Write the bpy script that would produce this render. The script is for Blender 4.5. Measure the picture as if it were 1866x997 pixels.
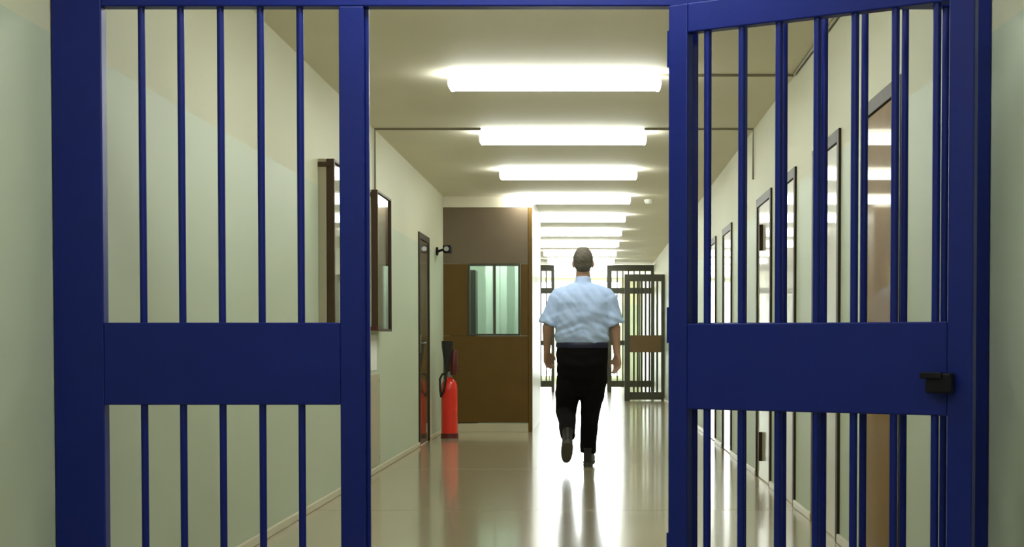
import bpy, bmesh, math, random
from mathutils import Vector, Matrix, noise
random.seed(7)
scene = bpy.context.scene
for o in list(bpy.data.objects): bpy.data.objects.remove(o)
C = scene.collection

# ------------------------------------------------------------------ camera, world, exposure
W, H, F = 1866, 997, 2600.0
PITCH = math.radians(1.5)
VX, VY, CAMZ = 1081.0, 625.0, 1.0            # image point of the corridor's vanishing point, lens height
PY = VY + F * math.tan(PITCH)
cd = bpy.data.cameras.new('camera'); cam = bpy.data.objects.new('camera', cd); C.objects.link(cam)
cam.location = (0, 0, CAMZ); cam.rotation_euler = (math.pi / 2 - PITCH, 0, 0)
cd.sensor_width = 36; cd.lens = F / W * 36
cd.shift_x = (W / 2 - VX) / W; cd.shift_y = (PY - H / 2) / W
cd.clip_start = .05; cd.clip_end = 300
scene.camera = cam

world = bpy.data.worlds.new('sky'); scene.world = world; world.use_nodes = True
bg = world.node_tree.nodes['Background']
bg.inputs[0].default_value = (0.93, 0.97, 1.0, 1); bg.inputs[1].default_value = 9.0

vs = scene.view_settings
vs.view_transform = 'Standard'; vs.look = 'None'; vs.gamma = 1.0; vs.use_curve_mapping = False
vs.exposure = 1.08
LAMP_STRENGTH = 8.5

# ------------------------------------------------------------------ measured corridor
XL, XR, ZC, ZD = -1.68, 1.234, 2.641, 1.96   # walls, ceiling, paint line
YB, YE = -3.0, 36.0                          # wall behind the lens, end wall
YG = 4.44                                    # plane of the blue gate

def at(x, y, d):
    """measured photo point at a known distance d -> world X, Z"""
    c, s = math.cos(PITCH), math.sin(PITCH)
    k = (PY - y) / F
    z = d * (k * c - s) / (c + k * s)
    return (x - VX) * (d * c - z * s) / F, z + CAMZ

# ------------------------------------------------------------------ materials
MATS = {}
def mat(name, col, rough=.5, metal=0., spec=.5, var=0., scale=8., bump=0., bscale=40., coat=0., coat_rough=.05, col2=None):
    if name in MATS: return MATS[name]
    m = bpy.data.materials.new(name); m.use_nodes = True
    nt = m.node_tree; b = nt.nodes['Principled BSDF']
    b.inputs['Base Color'].default_value = (*col, 1); b.inputs['Roughness'].default_value = rough
    b.inputs['Metallic'].default_value = metal; b.inputs['Specular IOR Level'].default_value = spec
    b.inputs['Coat Weight'].default_value = coat; b.inputs['Coat Roughness'].default_value = coat_rough
    tc = nt.nodes.new('ShaderNodeTexCoord')
    if var > 0 or col2:
        n = nt.nodes.new('ShaderNodeTexNoise'); n.inputs['Scale'].default_value = scale; n.inputs['Detail'].default_value = 4
        nt.links.new(tc.outputs['Object'], n.inputs['Vector'])
        mx = nt.nodes.new('ShaderNodeMix'); mx.data_type = 'RGBA'
        c2 = col2 or tuple(min(1, c * (1 - var)) for c in col)
        mx.inputs[6].default_value = (*col, 1); mx.inputs[7].default_value = (*c2, 1)
        nt.links.new(n.outputs['Fac'], mx.inputs[0]); nt.links.new(mx.outputs[2], b.inputs['Base Color'])
    if bump > 0:
        n2 = nt.nodes.new('ShaderNodeTexNoise'); n2.inputs['Scale'].default_value = bscale; n2.inputs['Detail'].default_value = 3
        nt.links.new(tc.outputs['Object'], n2.inputs['Vector'])
        bp = nt.nodes.new('ShaderNodeBump'); bp.inputs['Strength'].default_value = bump; bp.inputs['Distance'].default_value = .002
        nt.links.new(n2.outputs['Fac'], bp.inputs['Height']); nt.links.new(bp.outputs['Normal'], b.inputs['Normal'])
    MATS[name] = m; return m

def wall_mat():
    m = mat('two_tone_wall_paint', (.66, .655, .485), .5, var=.06, scale=2.)
    nt = m.node_tree; b = nt.nodes['Principled BSDF']
    g = nt.nodes.new('ShaderNodeNewGeometry'); sp = nt.nodes.new('ShaderNodeSeparateXYZ')
    nt.links.new(g.outputs['Position'], sp.inputs[0])
    th = nt.nodes.new('ShaderNodeMath'); th.operation = 'LESS_THAN'; th.inputs[1].default_value = ZD
    nt.links.new(sp.outputs['Z'], th.inputs[0])
    n = nt.nodes.new('ShaderNodeTexNoise'); n.inputs['Scale'].default_value = 1.5
    nt.links.new(g.outputs['Position'], n.inputs['Vector'])
    lo = nt.nodes.new('ShaderNodeMix'); lo.data_type = 'RGBA'
    lo.inputs[6].default_value = (.55, .62, .485, 1); lo.inputs[7].default_value = (.52, .58, .45, 1)
    nt.links.new(n.outputs['Fac'], lo.inputs[0])
    mx = nt.nodes.new('ShaderNodeMix'); mx.data_type = 'RGBA'
    src = b.inputs['Base Color'].links[0].from_socket
    nt.links.new(th.outputs[0], mx.inputs[0]); nt.links.new(src, mx.inputs[6]); nt.links.new(lo.outputs[2], mx.inputs[7])
    nt.links.new(mx.outputs[2], b.inputs['Base Color'])
    r = nt.nodes.new('ShaderNodeMapRange'); r.inputs['To Min'].default_value = .6; r.inputs['To Max'].default_value = .52
    nt.links.new(th.outputs[0], r.inputs['Value']); nt.links.new(r.outputs[0], b.inputs['Roughness'])
    return m
M_WALL = wall_mat()
M_CEIL = mat('ceiling_paint', (.86, .80, .65), .7, var=.12, scale=1.3)
M_FLOOR = mat('polished_floor', (.44, .375, .25), .17, var=.18, scale=1.1, bump=.04, bscale=5., coat=.3, coat_rough=.08)
M_JOINT = mat('floor_joint', (.22, .19, .13), .5)
M_BASE = mat('skirting_paint', (.62, .58, .43), .35)
M_BLUE = mat('blue_gate_enamel', (.005, .016, .20), .38, spec=.28, var=.2, scale=9., bump=.25, bscale=55.)
M_BLACK = mat('black_iron', (.006, .006, .010), .5, spec=.2)
M_BROWNW = mat('brown_panel_wood', (.15, .083, .014), .5, spec=.25, col2=(.11, .06, .010), scale=5.)
M_BROWNU = mat('grey_brown_panel', (.175, .125, .075), .5, col2=(.14, .10, .06), scale=5.)
M_FRAME = mat('dark_brown_frame', (.040, .026, .012), .5, spec=.2, var=.2)
M_CASEF = mat('case_frame_brown', (.075, .042, .022), .5, spec=.3, var=.2)
M_DOORC = mat('cream_door_enamel', (.50, .47, .35), .4, spec=.15, coat=.55, coat_rough=.03, var=.08, scale=2.)
M_DOORB = mat('brown_door_varnish', (.27, .145, .022), .5, spec=.06, coat=.28, coat_rough=.03, col2=(.18, .10, .02), scale=4.)
M_DOORD = mat('dark_brown_door_varnish', (.10, .07, .03), .35, coat=1., coat_rough=.05, var=.2)
M_CASE = mat('case_beige', (.46, .42, .30), .5)
M_PAPER = mat('case_backing', (.50, .48, .34), .6, var=.1, scale=6)
M_STEEL = mat('brushed_steel', (.45, .45, .43), .3, metal=1.)
M_WHITE = mat('white_gloss', (.80, .80, .74), .3)
M_PLINTH = mat('pale_plinth', (.60, .55, .40), .4)
M_RED = mat('fire_red', (.80, .030, .014), .3, spec=.3, coat=.6)
M_DRED = mat('dark_red', (.10, .008, .008), .4)
M_RUBBER = mat('black_rubber', (.010, .010, .010), .6)
M_BRONZE = mat('brown_gate_paint', (.15, .085, .018), .4, var=.2)
M_GATED = mat('dark_gate_paint', (.055, .052, .028), .4, var=.2)
M_SKIN = mat('skin', (.46, .27, .18), .5, var=.12, scale=12)
M_HAIR = mat('short_grey_brown_hair', (.085, .072, .055), .75, col2=(.15, .13, .10), scale=60., bump=1., bscale=180.)
M_SHIRT = mat('pale_blue_shirt', (.50, .65, 1.0), .8, var=.06, scale=10, bump=.3, bscale=30)
M_TROUSER = mat('black_trousers', (.005, .0035, .004), .9, spec=.15, var=.3, scale=10)
M_BELT = mat('navy_belt', (.01, .012, .05), .4)
M_SHOE = mat('black_shoe', (.012, .010, .009), .35)
M_SOLE = mat('grey_shoe_sole', (.075, .07, .058), .7)
M_PIPE = mat('painted_conduit', (.235, .20, .13), .5)
M_HOUSE = mat('light_housing', (.75, .74, .66), .4)
M_TEAL = mat('pale_teal_blind', (.66, .80, .72), .6)
M_DARK = mat('dark_locker', (.03, .035, .03), .5)

def emit_mat(name, col, s):
    m = bpy.data.materials.new(name); m.use_nodes = True; nt = m.node_tree
    nt.nodes.remove(nt.nodes['Principled BSDF'])
    e = nt.nodes.new('ShaderNodeEmission'); e.inputs[0].default_value = (*col, 1); e.inputs[1].default_value = s
    nt.links.new(e.outputs[0], nt.nodes['Material Output'].inputs[0]); return m
M_LAMP = emit_mat('fluorescent_diffuser', (.95, 1., .93), LAMP_STRENGTH)

def glass_mat(name, tint, gl=.12):
    m = bpy.data.materials.new(name); m.use_nodes = True; nt = m.node_tree
    nt.nodes.remove(nt.nodes['Principled BSDF'])
    t = nt.nodes.new('ShaderNodeBsdfTransparent'); t.inputs[0].default_value = (*tint, 1)
    g = nt.nodes.new('ShaderNodeBsdfGlossy'); g.inputs['Roughness'].default_value = .03
    lw = nt.nodes.new('ShaderNodeLayerWeight'); lw.inputs[0].default_value = .5
    pw = nt.nodes.new('ShaderNodeMath'); pw.operation = 'POWER'; pw.inputs[1].default_value = 5.
    fr = nt.nodes.new('ShaderNodeMath'); fr.operation = 'MULTIPLY_ADD'; fr.inputs[1].default_value = .9; fr.inputs[2].default_value = .04
    nt.links.new(lw.outputs['Facing'], pw.inputs[0]); nt.links.new(pw.outputs[0], fr.inputs[0])
    mx = nt.nodes.new('ShaderNodeMixShader')
    nt.links.new(fr.outputs[0], mx.inputs[0]); nt.links.new(t.outputs[0], mx.inputs[1]); nt.links.new(g.outputs[0], mx.inputs[2])
    nt.links.new(mx.outputs[0], nt.nodes['Material Output'].inputs[0]); return m
M_GLASS = glass_mat('clear_glass', (.96, .98, .97))
M_GLASSG = glass_mat('greenish_glass', (.88, .96, .92))

# ------------------------------------------------------------------ helpers
def add_box(bm, x0, x1, y0, y1, z0, z1, bev=0.):
    t = bmesh.new(); bmesh.ops.create_cube(t, size=1.)
    for v in t.verts:
        v.co = Vector(((x0 + x1) / 2 + v.co.x * (x1 - x0), (y0 + y1) / 2 + v.co.y * (y1 - y0), (z0 + z1) / 2 + v.co.z * (z1 - z0)))
    if bev > 0: bmesh.ops.bevel(t, geom=list(t.edges), offset=bev, segments=2, affect='EDGES', profile=.5)
    merge(bm, t)
def merge(bm, t):
    me = bpy.data.meshes.new('t'); t.to_mesh(me); t.free(); bm.from_mesh(me); bpy.data.meshes.remove(me)
def add_tube(bm, pts, radii, n=12, cap=True):
    """round tube along points, radii per point"""
    pts = [Vector(p) for p in pts]
    if not hasattr(radii, '__len__'): radii = [radii] * len(pts)
    rings = []; up = None
    for i, p in enumerate(pts):
        t = (pts[min(i + 1, len(pts) - 1)] - pts[max(i - 1, 0)]).normalized()
        if up is None:
            up = Vector((0, 0, 1)) if abs(t.z) < .9 else Vector((0, 1, 0))
        a = t.cross(up).normalized(); b = a.cross(t).normalized(); up = b
        rings.append([bm.verts.new(p + (a * math.cos(2 * math.pi * k / n) + b * math.sin(2 * math.pi * k / n)) * radii[i]) for k in range(n)])
    for r0, r1 in zip(rings, rings[1:]):
        for k in range(n): bm.faces.new((r0[k], r0[(k + 1) % n], r1[(k + 1) % n], r1[k]))
    if cap: bm.faces.new(list(reversed(rings[0]))); bm.faces.new(rings[-1])
def add_capsule(bm, p0, r0, p1, r1, n=16):
    """tapered capsule with round ends"""
    p0, p1 = Vector(p0), Vector(p1); d = (p1 - p0).normalized()
    pts, rr = [], []
    for a in (80, 60, 40, 20): pts.append(p0 - d * r0 * math.sin(math.radians(a))); rr.append(r0 * math.cos(math.radians(a)))
    pts.append(p0); rr.append(r0); pts.append(p1); rr.append(r1)
    for a in (20, 40, 60, 80): pts.append(p1 + d * r1 * math.sin(math.radians(a))); rr.append(r1 * math.cos(math.radians(a)))
    add_tube(bm, pts, rr, n)
def add_loft(bm, rings, n=32, p=2.3):
    """closed loft of superellipse rings (cx, cy, z, rx, ry)"""
    vr = []
    for cx, cy, z, rx, ry in rings:
        r = []
        for k in range(n):
            a = 2 * math.pi * k / n; c, s = math.cos(a), math.sin(a)
            r.append(bm.verts.new((cx + rx * math.copysign(abs(c) ** (2 / p), c), cy + ry * math.copysign(abs(s) ** (2 / p), s), z)))
        vr.append(r)
    for r0, r1 in zip(vr, vr[1:]):
        for k in range(n): bm.faces.new((r0[k], r0[(k + 1) % n], r1[(k + 1) % n], r1[k]))
    bm.faces.new(list(reversed(vr[0]))); bm.faces.new(vr[-1])
def add_ellipsoid(bm, c, r, seg=24):
    t = bmesh.new(); bmesh.ops.create_uvsphere(t, u_segments=seg, v_segments=seg // 2, radius=1.)
    for v in t.verts: v.co = Vector((c[0] + v.co.x * r[0], c[1] + v.co.y * r[1], c[2] + v.co.z * r[2]))
    merge(bm, t)
def obj(name, bm, m, parent=None, smooth=False):
    bmesh.ops.recalc_face_normals(bm, faces=bm.faces[:])
    me = bpy.data.meshes.new(name); bm.to_mesh(me); bm.free()
    me.materials.append(m)
    if smooth:
        for p in me.polygons: p.use_smooth = True
        me.set_sharp_from_angle(angle=math.radians(42))
    o = bpy.data.objects.new(name, me); C.objects.link(o)
    if parent: o.parent = parent
    return o
def box(name, x0, x1, y0, y1, z0, z1, m, parent=None, bev=0.):
    """a box whose origin is its own base centre; coordinates are given in the parent's frame"""
    bm = bmesh.new(); cx, cy = (x0 + x1) / 2, (y0 + y1) / 2
    add_box(bm, x0 - cx, x1 - cx, y0 - cy, y1 - cy, 0, z1 - z0, bev)
    o = obj(name, bm, m, parent); o.location = (cx, cy, z0); return o
def tube(name, pts, r, m, parent=None, n=12):
    bm = bmesh.new(); add_tube(bm, pts, r, n); return obj(name, bm, m, parent, True)
def tag(o, label=None, cat=None, group=None, kind=None):
    if label: o['label'] = label
    if cat: o['category'] = cat
    if group: o['group'] = group
    if kind: o['kind'] = kind
    return o
def empty(name, loc=(0, 0, 0), rz=0., **k):
    o = bpy.data.objects.new(name, None); C.objects.link(o); o.location = loc; o.rotation_euler = (0, 0, rz)
    o.empty_display_size = .1
    return tag(o, **k)
def link_copy(src, parent, loc=None):
    c = src.copy(); C.objects.link(c); c.parent = parent
    if loc is not None: c.location = loc
    return c

# ------------------------------------------------------------------ setting
fl = box('floor', XL - .2, XR + .2, YB - .2, YE + .2, -.12, -.006, M_JOINT)
tag(fl, 'polished beige corridor floor with cross joints', 'floor', kind='structure')
y = 8.50 - 2.78 * 5
while y < YE:
    a, b = max(y, YB), min(y + 2.78, YE)
    if b > YB:
        s = box('floor_slab', XL, XR, a + .006, b - .006, -.006, 0, M_FLOOR); s.parent = fl
        s.matrix_parent_inverse = Matrix.Translation(-fl.location)
    y += 2.78
ce = box('ceiling', XL - .2, XR + .2, YB - .2, YE + .2, ZC, ZC + .15, M_CEIL)
tag(ce, 'flat beige painted corridor ceiling', 'ceiling', kind='structure')

def side_wall(name, x0, x1, doors, label):
    bm = bmesh.new(); y = YB - .2
    for (a, b, h) in doors:
        add_box(bm, x0, x1, y, a, -.1, ZC); add_box(bm, x0, x1, a, b, h, ZC); y = b
    add_box(bm, x0, x1, y, YE + .2, -.1, ZC)
    return tag(obj(name, bm, M_WALL), label, 'wall', kind='structure')
DH = 2.02
RD = [(5.74, 6.50), (7.17, 7.95), (8.72, 9.48), (9.90, 10.68), (12.72, 13.5), (14.35, 15.13), (17.6, 18.4), (20.2, 21.0)]
LDR = [(13.76, 14.52)]
side_wall('wall_left', XL - .2, XL, [(a, b, DH) for a, b in LDR], 'left corridor wall, cream above and pale green gloss below')
side_wall('wall_right', XR, XR + .2, [(a, b, DH) for a, b in RD], 'right corridor wall with a row of doors, cream over pale green')
box_back = box('wall_back', XL, XR, YB - .2, YB, -.1, ZC, M_WALL); tag(box_back, 'plain two-tone wall behind the viewer', 'wall', kind='structure')
# end wall with a wide window
WX0, WX1, WZ0, WZ1 = XL + .12, .74, .10, 2.60
bm = bmesh.new()
add_box(bm, XL, WX0, YE, YE + .2, -.1, ZC); add_box(bm, WX1, XR, YE, YE + .2, -.1, ZC)
add_box(bm, WX0, WX1, YE, YE + .2, -.1, WZ0); add_box(bm, WX0, WX1, YE, YE + .2, WZ1, ZC)
tag(obj('wall_end', bm, M_WALL), 'end wall of the corridor around the bright window', 'wall', kind='structure')
wn = empty('window_1', ((WX0 + WX1) / 2, YE + .08, WZ0), label='tall bright daylight window closing the far end of the corridor', cat='window', kind='structure')
ww, wh = WX1 - WX0, WZ1 - WZ0
box('sill_rail', -ww / 2, ww / 2, -.03, .03, 0, .07, M_WHITE, wn); box('head_rail', -ww / 2, ww / 2, -.03, .03, wh - .07, wh, M_WHITE, wn)
for i in range(5):
    xx = -ww / 2 + .03 + (ww - .06) * i / 4
    box('mullion', xx - .03, xx + .03, -.03, .03, .07, wh - .07, M_WHITE, wn)
    if i < 4: box('pane', xx + .03, xx + (ww - .06) / 4 - .03, -.004, .004, .07, wh - .07, M_GLASS, wn)

def skirting(name, x0, x1, doors, label, ye=YE, ys=YB):
    bm = bmesh.new(); y = ys
    for a, b in doors:
        add_box(bm, x0, x1, y, a - .05, 0, .045, .006); y = b + .05
    add_box(bm, x0, x1, y, ye, 0, .045, .006)
    tag(obj(name, bm, M_BASE), label, 'skirting', kind='structure')
skirting('baseboard_left', XL, XL + .018, LDR, 'low cream skirting along the left wall', ye=15.98)
skirting('baseboard_right', XR - .018, XR, RD, 'low cream skirting along the right wall')

def door(name, side, a, b, m, label, frame=M_FRAME, extra=None):
    """door in a side wall; local x runs into the corridor, local y along it"""
    X = XR if side > 0 else XL
    w = b - a
    r = empty(name, (X, (a + b) / 2, 0), math.pi if side > 0 else 0, label=label, cat='door', kind='structure')
    pr = .014
    box('jamb', -.10, pr, -w / 2 - .045, -w / 2 + .012, 0, DH + .05, frame, r, .003)
    box('jamb', -.10, pr, w / 2 - .012, w / 2 + .045, 0, DH + .05, frame, r, .003)
    box('head', -.10, pr, -w / 2 + .012, w / 2 - .012, DH - .012, DH + .05, frame, r, .003)
    lf = box('door_leaf', -.05, .003, -w / 2 + .014, w / 2 - .014, .008, DH - .014, m, r, .002)
    hy = -(w / 2 - .09)
    hb = bmesh.new(); add_tube(hb, [(.003, hy, 1.0), (.04, hy, 1.0)], .010); add_tube(hb, [(.04, hy - .01, 1.0), (.042, hy + .12, 1.0)], .009)
    add_box(hb, .001, .008, hy - .022, hy + .022, .90, 1.08, .003)
    h = obj('handle', hb, M_STEEL, lf, True); h.location = -lf.location
    return r
door('door_1', 1, *RD[0], M_DOORB, 'varnished brown door nearest the gate on the right wall')
door('door_2', 1, *RD[1], M_DOORC, 'glossy cream door next beyond the brown door on the right wall')
door('door_3', 1, *RD[2], M_DOORC, 'glossy cream door, second beyond the brown door on the right wall')
d4 = door('door_4', 1, *RD[3], M_DOORC, 'glossy cream door with two dark hinges on the right wall')
for z0, z1 in ((.14, .35), (1.67, 1.86)):
    box('hinge', .0, .028, -.12, -.09, z0, z1, M_FRAME, d4, .004)
for i, w in ((4, 'fifth'), (5, 'sixth'), (6, 'seventh'), (7, 'eighth and farthest')):
    door('door_%d' % (i + 1), 1, *RD[i], M_DOORC, w + ' door along the right wall counting from the gate')
door('door_9', -1, *LDR[0], M_DOORD, 'dark brown varnished door in the left wall before the booth')

# ------------------------------------------------------------------ ceiling lights
LX0, LX1, LZ = -.879, .411, 2.541
def light_meshes():
    L = (LX1 - LX0) / 2; r = bmesh.new()
    add_box(r, -L + .08, L - .08, -.03, .03, .088, .10, .002); hs = r
    dm = bmesh.new(); n = 20
    prof = [(.10 * math.cos(2 * math.pi * k / n), .045 + .045 * math.copysign(abs(math.sin(2 * math.pi * k / n)) ** .7, math.sin(2 * math.pi * k / n))) for k in range(n)]
    rings = []
    for x in (-L + .03, L - .03): rings.append([dm.verts.new((x, p[0], p[1])) for p in prof])
    for k in range(n): dm.faces.new((rings[0][k], rings[0][(k + 1) % n], rings[1][(k + 1) % n], rings[1][k]))
    dm.faces.new(rings[0]); dm.faces.new(rings[1])
    ec = bmesh.new(); add_box(ec, -.015, .015, -.09, .09, .006, .084, .012)
    return hs, dm, ec
hs, dm, ec = light_meshes()
names = {-4: 'fluorescent ceiling light behind the viewer', -3: 'fluorescent ceiling light directly above the viewer', -2: 'fluorescent ceiling light on the near side of the blue gate',
    -1: 'fluorescent ceiling light hidden just beyond the blue header', 0: 'largest and nearest glowing ceiling light seen through the gateway', 1: 'second glowing ceiling light seen through the gateway',
    2: 'third glowing ceiling light seen through the gateway', 3: 'fourth glowing ceiling light, just before the brown booth', 4: 'fifth glowing ceiling light, beside the top of the brown booth'}
ords = ['sixth', 'seventh', 'eighth', 'ninth', 'tenth', 'eleventh']
first = None
for k in range(-4, 11):
    e = empty('ceiling_light', ((LX0 + LX1) / 2, 8.755 + 2.38 * k, LZ), label=names.get(k) or ords[k - 5] + ' glowing ceiling light counted away from the gateway', cat='ceiling light', group='fluorescent lights along the corridor ceiling')
    if first is None:
        L = (LX1 - LX0) / 2
        first = [obj('housing', hs, M_HOUSE, e), obj('diffuser', dm, M_LAMP, e, True), obj('end_cap', ec, M_LAMP, e)]
        first[2].location.x = -L + .015
        c = link_copy(first[2], e); c.location.x = L - .015; first.append(c)
    else:
        for p in first: link_copy(p, e)

# conduits
r = .008
zc = ZC - r
tag(tube('conduit', [(LX1 - .02, 8.76, zc), (XR - .012, 8.76, zc), (XR - .012, 8.70, zc), (XR - .012, YG + .06, zc)], r, M_PIPE),
    'thin conduit from the nearest light to the right wall, then along the ceiling edge', 'conduit')
tag(tube('conduit', [(LX0 + .02, 10.95, zc), (XL + .012, 10.95, zc), (XL + .012, 10.95, 2.14)], r, M_PIPE), 'thin conduit from the second light to the left wall and down to the wall case', 'conduit')
tag(tube('conduit', [(LX1 - .02, 10.95, zc), (XR - .012, 10.95, zc), (XR - .012, 10.95, 2.25)], r, M_PIPE), 'thin conduit from the second light to the right wall and down', 'conduit')
bm = bmesh.new(); add_tube(bm, [(0, 0, 0), (0, 0, -.02), (0, 0, -.045), (0, 0, -.05)], [.055, .055, .04, .015], 24)
o = obj('smoke_detector', bm, M_WHITE, None, True); o.location = (.64, 16.4, ZC); tag(o, 'small round white smoke detector on the ceiling to the right of the lights', 'smoke detector')

# ------------------------------------------------------------------ blue barred screen across the corridor
GT = .05                                           # frame depth
def gx(px): return at(px, 500, YG)[0]
def gz(py): return at(700, py, YG)[1]
ZH = gz(11)                                        # underside of the header
scr = empty('barred_screen', (0, YG, 0), label='blue steel barred screen with an open gateway, fixed between the corridor walls', cat='gate')
xs = dict(a=gx(109.5), b=gx(188), c=gx(619), d=gx(664), e=gx(1225), f=gx(1272), g=gx(1738), h=gx(1811))
xa, xh = XL + .002, XR - .002
ZT = ZH + .14
def sbox(n, x0, x1, z0, z1, m=M_BLUE, par=scr, y0=0., y1=GT, bev=.004): return box(n, x0, x1, y0, y1, z0, z1, m, par, bev)
sbox('stile', xa, xs['b'], 0, ZC); sbox('stile', xs['g'], xh, 0, ZC)
sbox('post', xs['c'], xs['d'], 0, ZH); sbox('post', xs['e'], xs['f'], 0, ZH)
sbox('header', xs['b'], xs['g'], ZH, ZT)
sbox('top_rail', xs['b'], xs['g'], ZC - .06, ZC)
zm0, zm1 = gz(738), gz(588)
for u, v in (('b', 'c'), ('f', 'g')):
    sbox('middle_plate', xs[u], xs[v], zm0, zm1); sbox('bottom_rail', xs[u], xs[v], .03, .11)
# a narrow rebate strip on the gateway posts
sbox('door_stop', xs['d'], xs['d'] + .012, .0, ZH, y0=.028, y1=.045, bev=.002)
def rod_mesh(h, rad):
    bm = bmesh.new(); n = 6
    add_tube(bm, [(0, 0, h * i / n) for i in range(n + 1)], rad, 12)
    return bm
def rods(par, xlist, z0, z1, m, y, rad, src=None):
    s = None
    for x in xlist:
        if s is None: s = obj('bar', rod_mesh(z1 - z0, rad), m, par, True); s.location = (x, y, z0)
        else: link_copy(s, par, (x, y, z0))
lb = [gx(p) for p in (257, 328.5, 401, 474, 546)]
rb = [gx(1356 + 73.6 * i) for i in range(6)]
for lst in (lb, rb):
    rods(scr, lst, zm1, ZH, M_BLUE, GT / 2, .0115); rods(scr, lst, .11, zm0, M_BLUE, GT / 2, .0115)
nt_ = 34; tb = [xs['b'] + (xs['g'] - xs['b']) * (i + 1) / (nt_ + 1) for i in range(nt_)]
rods(scr, tb, ZT, ZC - .06, M_BLUE, GT / 2, .0115)

# open leaf, hinged on the right post and swung towards the viewer
ang = math.atan2(.40, .694)
ux, uy = math.cos(ang), -math.sin(ang)
OX, OY = .305 - ux * .0638, 4.385 - uy * .0638
LL = .936
leaf = empty('gate_leaf', (OX, OY, 0), -ang, label='open blue barred gate leaf with a lock, swung back against the right side', cat='gate')
def leaf_u(px):                                     # distance along the leaf of a measured column
    t = (px - VX) / F
    return (t * OY - OX) / (ux - t * uy)
LT = .04
def lz(py): return (625 - py) * 4.385 / F + 1.0
u0, u1 = leaf_u(1262), leaf_u(1733)
zt, zp1, zp0 = lz(67), lz(590), lz(745)
def lbox(n, x0, x1, z0, z1, m=M_BLUE, y0=-LT, y1=0., bev=.004, par=leaf): return box(n, x0, x1, y0, y1, z0, z1, m, par, bev)
lbox('stile', 0, u0, .03, ZH - .012); lbox('stile', u1, LL, .03, ZH - .012)
lbox('top_rail', u0, u1, zt, ZH - .012); lbox('middle_plate', u0, u1, zp0, zp1); lbox('bottom_rail', u0, u1, .03, .12)
lub = [leaf_u(p) for p in (1294, 1356, 1423, 1492, 1560, 1633, 1708)]
rods(leaf, lub, zp1, zt, M_BLUE, -LT / 2, .0115); rods(leaf, lub, .12, zp0, M_BLUE, -LT / 2, .0115)
bm = bmesh.new(); add_box(bm, -.036, .036, -.05, 0, -.028, .028, .006); add_box(bm, -.05, .012, -.058, -.044, .012, .03, .003)
lk = obj('lock', bm, M_BLACK, leaf); lk.location = (leaf_u(1726), -LT, (625 - 697) * 4.0 / F + 1); tag(lk, 'black lock on the middle plate')
for z in (.3, 1.0, 1.85):
    bm = bmesh.new(); add_tube(bm, [(0, 0, 0), (0, 0, .11)], .012, 12)
    h = obj('hinge', bm, M_BLUE, leaf, True); h.location = (-.012, .0, z)

# ------------------------------------------------------------------ brown booth at the end of the left wall
YP = 16.0; XP = -.683; BY1 = 18.5
def bx_(px): return at(px, 600, YP)[0]
def bz(py): return at(900, py, YP)[1]
booth = tag(empty('wall_partition', (0, YP, 0)), 'brown wood-panelled booth front with a window, standing past the left wall', 'partition', kind='structure')
wx0, wx1, wz0, wz1 = bx_(853), bx_(948), bz(612), bz(481)
zt_ = bz(378)
def pb(n, x0, x1, z0, z1, m, y0=0., y1=.05, bev=.003, par=booth): return box(n, x0, x1, y0, y1, z0, z1, m, par, bev)
g = .003
pb('header_strip', XL + .001, XP, zt_, ZC - .001, M_CEIL)
pb('panel', XL + .001, wx0 - g, wz0, wz1, M_BROWNW); pb('panel', wx1 + g, XP - .045, wz0, wz1, M_BROWNW)
pb('panel', XL + .001, XP - .045, wz1 + g, zt_ - g, M_BROWNU); pb('panel', XL + .001, XP - .045, .105, wz0 - g, M_BROWNW)
pb('corner_post', XP - .045 + g, XP, 0, zt_, M_BROWNW, -.006)
pb('plinth', XL + .001, XP - .045, 0, .095, M_PLINTH, -.01)
wf = empty('window_frame', (0, 0, 0)); wf.parent = booth
t = .022
pb('frame_side', wx0, wx0 + t, wz0, wz1, M_GATED, -.01, .05, par=wf); pb('frame_side', wx1 - t, wx1, wz0, wz1, M_GATED, -.01, .05, par=wf)
pb('frame_rail', wx0 + t, wx1 - t, wz0, wz0 + t, M_GATED, -.01, .05, par=wf); pb('frame_rail', wx0 + t, wx1 - t, wz1 - t, wz1, M_GATED, -.01, .05, par=wf)
xm = bx_(901)
pb('mullion', xm - .014, xm + .014, wz0 + t, wz1 - t, M_GATED, .0, .04, par=wf)
pb('pane', wx0 + t, xm - .014, wz0 + t, wz1 - t, M_GLASSG, .016, .022, 0, par=wf); pb('pane', xm + .014, wx1 - t, wz0 + t, wz1 - t, M_GLASSG, .016, .022, 0, par=wf)
# white side wall of the booth and its back
tag(box('wall_booth_side', XP - .06, XP, YP + .05, BY1, 0, ZC - .001, M_WHITE), 'white side wall of the brown booth beside the bright passage', 'wall', kind='structure')
tag(box('wall_booth_back', XL + .001, XP - .061, BY1 - .08, BY1, 0, ZC - .001, M_TEAL), 'pale teal back wall inside the booth', 'wall', kind='structure')
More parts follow.
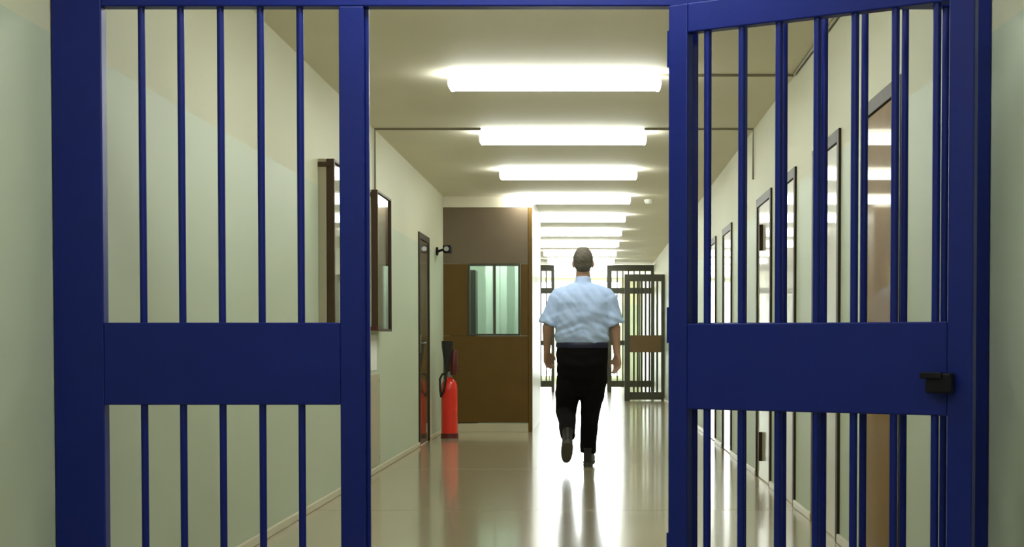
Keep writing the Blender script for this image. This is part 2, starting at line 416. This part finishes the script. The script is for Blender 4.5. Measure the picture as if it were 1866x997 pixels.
# blinds seen through the booth window, a locker, and an unseen lamp added to brighten the pane
bl = empty('vertical_blind', (0, YP + 1.3, .9), label='pale teal vertical blind hanging inside the booth window', cat='blind')
n = 0
for i in range(7):
    xx = -1.30 + i * .088
    if i == 3: continue
    b = box('slat', xx, xx + .078, -.004, .004, 0, 1.2, M_TEAL, bl)
box('rail', -1.32, -.68 - .07, -.02, .02, 1.2, 1.24, M_WHITE, bl)
lkr = empty('locker', (-1.50, YP + .8, 0), label='dark tall locker inside the booth behind the window', cat='locker')
box('body', -.17, .13, -.15, .15, .03, 1.85, M_DARK, lkr, .006); box('locker_door', -.15, .11, -.165, -.151, .06, 1.82, M_DARK, lkr, .003)
box('handle', .07, .085, -.18, -.166, .95, 1.08, M_STEEL, lkr)
e = empty('booth_fill_light', (-1.2, YP + .75, ZC - .06), label='unseen square ceiling light added inside the brown booth to brighten its window', cat='ceiling light')
box('housing', -.31, .31, -.31, .31, .03, .06, M_HOUSE, e); box('diffuser', -.3, .3, -.3, .3, 0, .03, M_LAMP, e, .005)

# ------------------------------------------------------------------ wall cases on the left wall
def wall_case(y0, label):
    L, z0, z1, P = .72, 1.09, 2.125, .098
    e = empty('wall_case', (XL, y0, z0), label=label, cat='wall case', group='glazed cases on the left wall')
    h = z1 - z0
    box('body', 0, .05, 0, L, 0, h, M_CASE, e, .003)
    box('backing', .0505, .056, .03, L - .03, .03, h - .03, M_PAPER, e)
    dr = empty('case_door', (0, 0, 0)); dr.parent = e
    t = .017
    box('frame_side', .052, P, 0, t + .012, 0, h, M_CASEF, dr, .002); box('frame_side', .052, P, L - t, L, 0, h, M_CASEF, dr, .002)
    box('frame_rail', .052, P, t + .012, L - t, 0, t, M_CASEF, dr, .002); box('frame_rail', .052, P, t + .012, L - t, h - t, h, M_CASEF, dr, .002)
    box('pane', .080, .085, t + .012, L - t, t, h - t, M_GLASS, dr)
    bm = bmesh.new(); add_box(bm, 0, .075, -.012, -.0005, h - .05, h - .02, .003); obj('top_bracket', bm, M_CASEF, e)
    bm = bmesh.new(); add_box(bm, 0, .09, -.012, -.0005, -.0, .03, .003); obj('bottom_bracket', bm, M_DRED, e)
wall_case(8.74, 'dark framed wall case seen between the left panel bars')
wall_case(10.5, 'dark framed wall case on the left wall seen through the gateway')

ap = empty('access_panel', (XL, 10.82, .06), label='beige access panel low on the left wall beneath the wall case', cat='panel')
box('cover', 0, .012, -.34, .34, 0, .70, M_CASE, ap, .003)
for dy in (-.30, .30):
    for z in (.05, .65):
        bm = bmesh.new(); add_tube(bm, [(.012, dy, z), (.016, dy, z)], .012, 12); obj('screw', bm, M_STEEL, ap, True)
tag(box('paper_notice', XL, XL + .004, 10.56, 11.05, .79, 1.06, mat('white_paper', (.82, .82, .78), .8)), 'plain white sheet on the left wall just under the wall case', 'notice')

# ------------------------------------------------------------------ fire extinguisher and camera
YX = 15.0; fx = at(819, 700, YX)[0]
ex = empty('fire_extinguisher', (fx, YX, 0), label='tall red fire extinguisher with black horn standing by the booth', cat='fire extinguisher')
bm = bmesh.new()
add_tube(bm, [(0, 0, z) for z in (.03, .06, .50, .56, .60, .625, .64)], [.082, .086, .086, .082, .066, .04, .026], 28); obj('cylinder', bm, M_RED, ex, True)
bm = bmesh.new(); add_tube(bm, [(0, 0, 0), (0, 0, .05)], [.094, .090], 28); obj('base_ring', bm, M_DRED, ex, True)
bm = bmesh.new(); add_tube(bm, [(0, 0, .64), (0, 0, .70)], .026, 16); add_tube(bm, [(-.03, 0, .675), (.05, 0, .675)], .014, 12); obj('valve', bm, M_STEEL, ex, True)
bm = bmesh.new(); add_box(bm, -.02, .10, -.012, .012, .705, .722, .004); add_box(bm, -.02, .11, -.010, .010, .745, .758, .004); add_box(bm, -.022, .0, -.012, .012, .70, .757, .003); obj('handle', bm, M_DRED, ex)
bm = bmesh.new(); add_tube(bm, [(-.03, 0, .675), (-.075, 0, .67), (-.10, 0, .62), (-.098, 0, .5), (-.085, -.045, .44), (-.05, -.085, .5), (-.03, -.085, .62), (-.02, -.07, .70)], .012, 10); obj('hose', bm, M_RUBBER, ex, True)
bm = bmesh.new(); add_tube(bm, [(-.02, -.07, .69), (-.02, -.065, .74), (-.018, -.06, .80), (-.016, -.05, .96), (-.015, -.05, 1.02)], [.016, .022, .035, .058, .062], 20); obj('horn', bm, M_RUBBER, ex, True)
bm = bmesh.new(); add_tube(bm, [(.048, -.03, .66), (.05, -.03, .72), (.052, -.028, .90), (.052, -.028, .93)], [.03, .036, .036, .02], 18); obj('horn_guard', bm, M_DRED, ex, True)
cm = empty('security_camera', (XL, 15.3, 1.98), label='dark security camera on the left wall above the extinguisher', cat='camera')
bm = bmesh.new(); add_tube(bm, [(0, 0, 0), (.02, 0, 0)], .045, 18); obj('wall_plate', bm, M_BLACK, cm, True)
bm = bmesh.new(); add_tube(bm, [(.02, 0, 0), (.08, 0, .02), (.11, -.02, .03)], .013, 12); obj('arm', bm, M_BLACK, cm, True)
bm = bmesh.new(); add_box(bm, -.04, .045, -.10, .08, -.03, .05, .012); b = obj('camera_body', bm, M_BLACK, cm); b.location = (.12, 0, .01)
bm = bmesh.new(); add_tube(bm, [(0, -.10, .01), (0, -.125, .01)], .026, 18); ln = obj('lens', bm, M_STEEL, b, True)

# ------------------------------------------------------------------ far barred panels
def far_panel(name, x0, x1, Y, z1, label, mid, nb, mfr, mmid, zb=.02, rb_=.016, toprow=None):
    e = empty(name, ((x0 + x1) / 2, Y, 0), label=label, cat='gate')
    w = (x1 - x0) / 2; s = .06
    box('stile', -w, -w + s * 1.6, 0, .05, 0, z1, mfr, e, .003); box('stile', w - s, w, 0, .05, 0, z1, mfr, e, .003)
    box('top_rail', -w + s * 1.6, w - s, 0, .05, z1 - .12, z1, mfr, e, .003); box('bottom_rail', -w + s * 1.6, w - s, 0, .05, zb, zb + .13, mfr, e, .003)
    box('middle_plate', -w + s * 1.6, w - s, 0, .05, mid[0], mid[1], mmid, e, .003)
    xs_ = [-w + s * 1.6 + (2 * w - s * 2.6) * (i + 1) / (nb + 1) for i in range(nb)]
    rods(e, xs_, zb + .13, mid[0], mfr, .025, rb_)
    if toprow:
        box('upper_rail', -w + s * 1.6, w - s, 0, .05, toprow[0], toprow[1], mfr, e, .003)
        rods(e, xs_, mid[1], toprow[0], mfr, .025, rb_); rods(e, xs_, toprow[1], z1 - .12, mfr, .025, rb_)
    else: rods(e, xs_, mid[1], z1 - .12, mfr, .025, rb_)
    return e
Y2 = 24.6
far_panel('barred_gate_panel', at(1138, 600, Y2)[0], XR - .003, Y2, at(1150, 500, Y2)[1], 'brown barred gate panel to the right of the walking man', (at(1150, 642, Y2)[1], at(1150, 611, Y2)[1]), 7, M_GATED, M_BRONZE)
Y3 = 29.0
far_panel('end_barred_panel', XL + .003, at(1010, 600, Y3)[0], Y3, 2.58, 'far dark barred panel left of the man at the corridor end', (.95, 1.05), 6, M_GATED, M_GATED, .1, .012, (2.0, 2.12))
far_panel('end_barred_panel', at(1106, 600, Y3)[0], XR - .003, Y3, 2.58, 'far dark barred panel behind the brown gate panel at the corridor end', (.95, 1.05), 6, M_GATED, M_GATED, .1, .012, (2.0, 2.12))

# ------------------------------------------------------------------ the walking man, seen from behind
YM = 11.5
def mx(px): return at(px, 650, YM)[0]
def mz(py): return at(1060, py, YM)[1]
man = empty('person', (mx(1061), YM, 0), label='man in pale blue short-sleeved shirt and black trousers walking away down the corridor', cat='person')
def P(px, py, dy=0.): return Vector((mx(px) - man.location.x, dy, mz(py)))
def remeshed(name, bm, m, parent, voxel, smooth=6, wr=None):
    me = bpy.data.meshes.new('tmp'); bmesh.ops.recalc_face_normals(bm, faces=bm.faces[:]); bm.to_mesh(me); bm.free()
    o = bpy.data.objects.new('tmp', me); C.objects.link(o)
    r = o.modifiers.new('r', 'REMESH'); r.mode = 'VOXEL'; r.voxel_size = voxel; r.use_smooth_shade = True
    if smooth:
        s = o.modifiers.new('s', 'SMOOTH'); s.factor = .5; s.iterations = smooth
    dg = bpy.context.evaluated_depsgraph_get(); dg.update()
    me2 = bpy.data.meshes.new_from_object(o.evaluated_get(dg)); bpy.data.objects.remove(o); bpy.data.meshes.remove(me)
    me2.name = name
    if wr:
        nn = [v.normal.copy() for v in me2.vertices]
        for v, q in zip(me2.vertices, nn): v.co += q * wr(v.co)
    me2.materials.clear(); me2.materials.append(m)
    for p in me2.polygons: p.use_smooth = True
    o2 = bpy.data.objects.new(name, me2); C.objects.link(o2); o2.parent = parent; return o2

# key joints (screen-left is the man's left arm)
shL, shR = P(1018, 540, .0), P(1106, 540, .0)
elL, elR = P(998, 597, -.02), P(1121, 597, .0)
wrL, wrR = P(996, 640, .05), P(1124, 645, -.02)
haL, haR = P(998, 662, .09), P(1125, 668, -.03)
hipL, hipR = P(1040, 665), P(1084, 665)
knL, knR = P(1031, 745, .03), P(1076, 745, .03)
anL, anR = P(1036.5, 792, -.315), P(1071, 828, .05)
headc = P(1062.5, 478, .03)

def head(bm, g=0.):
    c = headc
    add_ellipsoid(bm, (c.x, c.y, c.z + .018), (.077 + g, .098 + g, .103 + g), 28)       # skull
    if g == 0:
        add_ellipsoid(bm, (c.x, c.y + .035, c.z - .045), (.058, .068, .075), 20)        # jaw
        add_capsule(bm, (c.x, c.y + .098, c.z + .0), .010, (c.x, c.y + .115, c.z - .028), .014)   # nose
        for s in (-1, 1):
            add_ellipsoid(bm, (c.x + s * .079, c.y + .0, c.z - .012), (.011, .022, .034), 14)      # ears
            add_ellipsoid(bm, (c.x + s * .032, c.y + .088, c.z + .016), (.016, .012, .010), 12)    # brows
        add_ellipsoid(bm, (c.x, c.y + .098, c.z - .062), (.024, .010, .009), 12)                   # mouth

def hand(bm, wr, tip, side):
    d = (tip - wr).normalized()                       # palm turned half back towards the thigh
    lat = Vector((-side * .75, .66, 0)); lat = (lat - d * lat.dot(d)).normalized()
    inn = Vector((-side * .66, -.75, 0))
    k = wr + d * .085
    for j in range(4):
        o = lat * (.03 - j * .020)
        add_capsule(bm, wr + o * .5 + d * .01, .017, k + o, .013, 10)
    for j, ln in enumerate((.070, .080, .074, .058)):
        o = lat * (.031 - j * .0205)
        a = k + o; b = a + d * ln * .5 + inn * .008; c = b + d * ln * .42 + inn * .026
        add_capsule(bm, a, .0095, b, .0088, 10); add_capsule(bm, b, .0088, c, .0076, 10)
    a = wr + lat * .022 + d * .03; b = a + lat * .032 + d * .032 + inn * .01; c = b + d * .034 + inn * .012 + lat * .004
    add_capsule(bm, a, .013, b, .0105, 10); add_capsule(bm, b, .0105, c, .0085, 10)

body = bmesh.new()
head(body)
nk = P(1062.5, 505, .01)
add_capsule(body, P(1062, 525, -.0), .064, headc + Vector((0, .005, -.05)), .056)
add_loft(body, [(0, .0, mz(522), .07, .06), (0, .0, mz(535), .16, .085), (0, 0, mz(560), .18, .10), (0, 0, mz(600), .165, .10), (0, 0, mz(640), .17, .10), (0, 0, mz(672), .165, .095)], 28)
for sh, el, wr, ha, sd in ((shL, elL, wrL, haL, -1), (shR, elR, wrR, haR, 1)):
    add_capsule(body, sh + Vector((-sd * .02, 0, -.03)), .046, el, .043); add_capsule(body, el, .043, wr + (ha - wr) * .05, .028); hand(body, wr, ha, sd)
for hp, kn, an in ((hipL, knL, anL), (hipR, knR, anR)):
    add_capsule(body, hp, .082, kn, .054); add_capsule(body, kn, .05, an, .036)
remeshed('body', body, M_SKIN, man, .006, 3)

# hair: a close cap over crown and nape
hb = bmesh.new(); c = headc
add_ellipsoid(hb, (c.x, c.y - .006, c.z + .026), (.081, .098, .102), 28)
add_ellipsoid(hb, (c.x, c.y - .034, c.z - .022), (.070, .062, .066), 24)
hair = remeshed('hair', hb, M_HAIR, man, .007, 4, lambda v: .003 * noise.noise(v * 60))

def wrinkle(v):
    z = v.z; s = 0.
    low = max(0., min(1., (mz(560) - z) / .25))
    s += .018 * low * noise.noise(Vector((v.x * 5 + 3, v.y * 4, z * 24 + abs(v.x) * 10)))
    s += .009 * noise.noise(Vector((v.x * 9, v.y * 7, z * 9 + 5)))
    s += .004 * noise.noise(Vector((v.x * 26 + z * 16, v.y * 10, z * 10)))
    return s
sb = bmesh.new()
add_loft(sb, [(.004, -.0, mz(514), .055, .055), (.004, .0, mz(519), .085, .070), (.002, .0, mz(527), .150, .09), (.002, -.004, mz(537), .200, .105), (.0, -.01, mz(552), .222, .122), (0, -.012, mz(575), .220, .130),
    (0, -.006, mz(600), .215, .134), (0, -.004, mz(614), .220, .140), (0, 0, mz(622), .216, .135), (0, 0, mz(627), .204, .124), (0, 0, mz(632), .196, .118)], 40, 2.5)
add_tube(sb, [P(1062, 522, .0), P(1062.5, 505, .012)], [.072, .064], 24)                   # collar
for sh, el, sd in ((shL, elL, -1), (shR, elR, 1)):
    q = el + (el - sh) * .02
    add_capsule(sb, P(1062 + sd * 14, 529, -.005), .060, sh + Vector((-sd * .012, 0, .0)), .076)
    add_tube(sb, [sh + (sh - el) * .12 + Vector((-sd * .03, 0, 0)), sh + (el - sh) * .1, sh + (el - sh) * .5, q - (el - sh) * .1], [.055, .080, .078, .083], 24)
shirt = remeshed('shirt', sb, M_SHIRT, man, .008, 5, wrinkle)
bb = bmesh.new(); add_loft(bb, [(0, 0, mz(634), .209, .128), (0, 0, mz(632), .212, .131), (0, 0, mz(626), .212, .131), (0, 0, mz(624), .209, .128)], 40, 2.5); obj('belt', bb, M_BELT, man, True)
tb_ = bmesh.new()
add_loft(tb_, [(0, 0, mz(630), .207, .126), (0, -.004, mz(645), .209, .130), (.0, -.010, mz(668), .207, .135), (-.002, -.004, mz(690), .200, .118), (-.006, .0, mz(708), .18, .09), (-.006, .0, mz(722), .12, .06)], 40, 2.5)
for hp, kn, an, foot in ((P(1037, 690), P(1031, 750, .03), anL, 0), (P(1084.5, 690), P(1075.5, 750, .03), anR, 1)):
    md = (hp + kn) / 2
    add_tube(tb_, [hp + Vector((0, 0, .05)), hp, md, kn, kn + (an - kn) * .5, an + (kn - an) * .02], [.098, .104, .098, .086, .068, .058] if not foot else [.098, .102, .094, .080, .070, .066], 24)
trousers = remeshed('trousers', tb_, M_TROUSER, man, .008, 14, lambda v: .006 * noise.noise(Vector((v.x * 8, v.y * 8, v.z * 16))))
def shoe(name, heel, toe_dir, up):
    """shoe along toe_dir with sole normal -up"""
    e = empty(name, heel); e.parent = man
    f = toe_dir.normalized(); r = f.cross(up).normalized(); u = r.cross(f).normalized()
    mt = Matrix((r, f, u)).transposed()
    up_ = bmesh.new(); so = bmesh.new()
    add_loft(up_, [(0, .12, .0, .043, .145), (0, .12, .03, .045, .146), (0, .10, .055, .042, .125), (0, .045, .085, .040, .07), (0, .03, .115, .042, .06)], 24, 2.4)
    add_loft(so, [(0, .12, -.022, .043, .145), (0, .12, -.002, .048, .152)], 24, 2.4); add_loft(so, [(0, .03, -.036, .038, .055), (0, .03, -.02, .041, .06)], 20, 2.6)
    for bm_, m_, n_ in ((up_, M_SHOE, 'upper'), (so, M_SOLE, 'sole')):
        bmesh.ops.transform(bm_, matrix=mt.to_4x4(), verts=bm_.verts[:]); obj(n_, bm_, m_, e, True)
    return e
shoe('shoe', Vector((P(1071, 840).x, .0, .037)), Vector((.10, 1, 0)), Vector((0, 0, 1)))
sl = math.radians(40)
tl = Vector((-.06, math.cos(sl), -math.sin(sl))); heelL = Vector((P(1036, 805).x, -.41, .235))
shoe('shoe', heelL, tl, Vector((0, math.sin(sl), math.cos(sl))))
# keys in the left hand
kr = empty('key_bunch', Vector(man.location) + haL + Vector((.012, -.015, -.075)), label='dark bunch of keys hanging from the left hand of the man', cat='keys')
bm = bmesh.new(); add_tube(bm, [(0, .022 * math.cos(a), .022 * math.sin(a)) for a in [i * math.pi / 8 for i in range(17)]], .003, 8); obj('ring', bm, M_BLACK, kr, True)
for i in range(4):
    bm = bmesh.new(); y = -.016 + .011 * i
    add_box(bm, -.002, .002, y - .009, y + .009, -.042, -.02, .0015); add_box(bm, -.0015, .0015, y - .004, y + .004, -.085, -.04)
    for q in range(3): add_box(bm, -.0015, .0015, y + .003, y + .007, -.083 + q * .012, -.078 + q * .012)
    obj('key', bm, M_BLACK, kr)
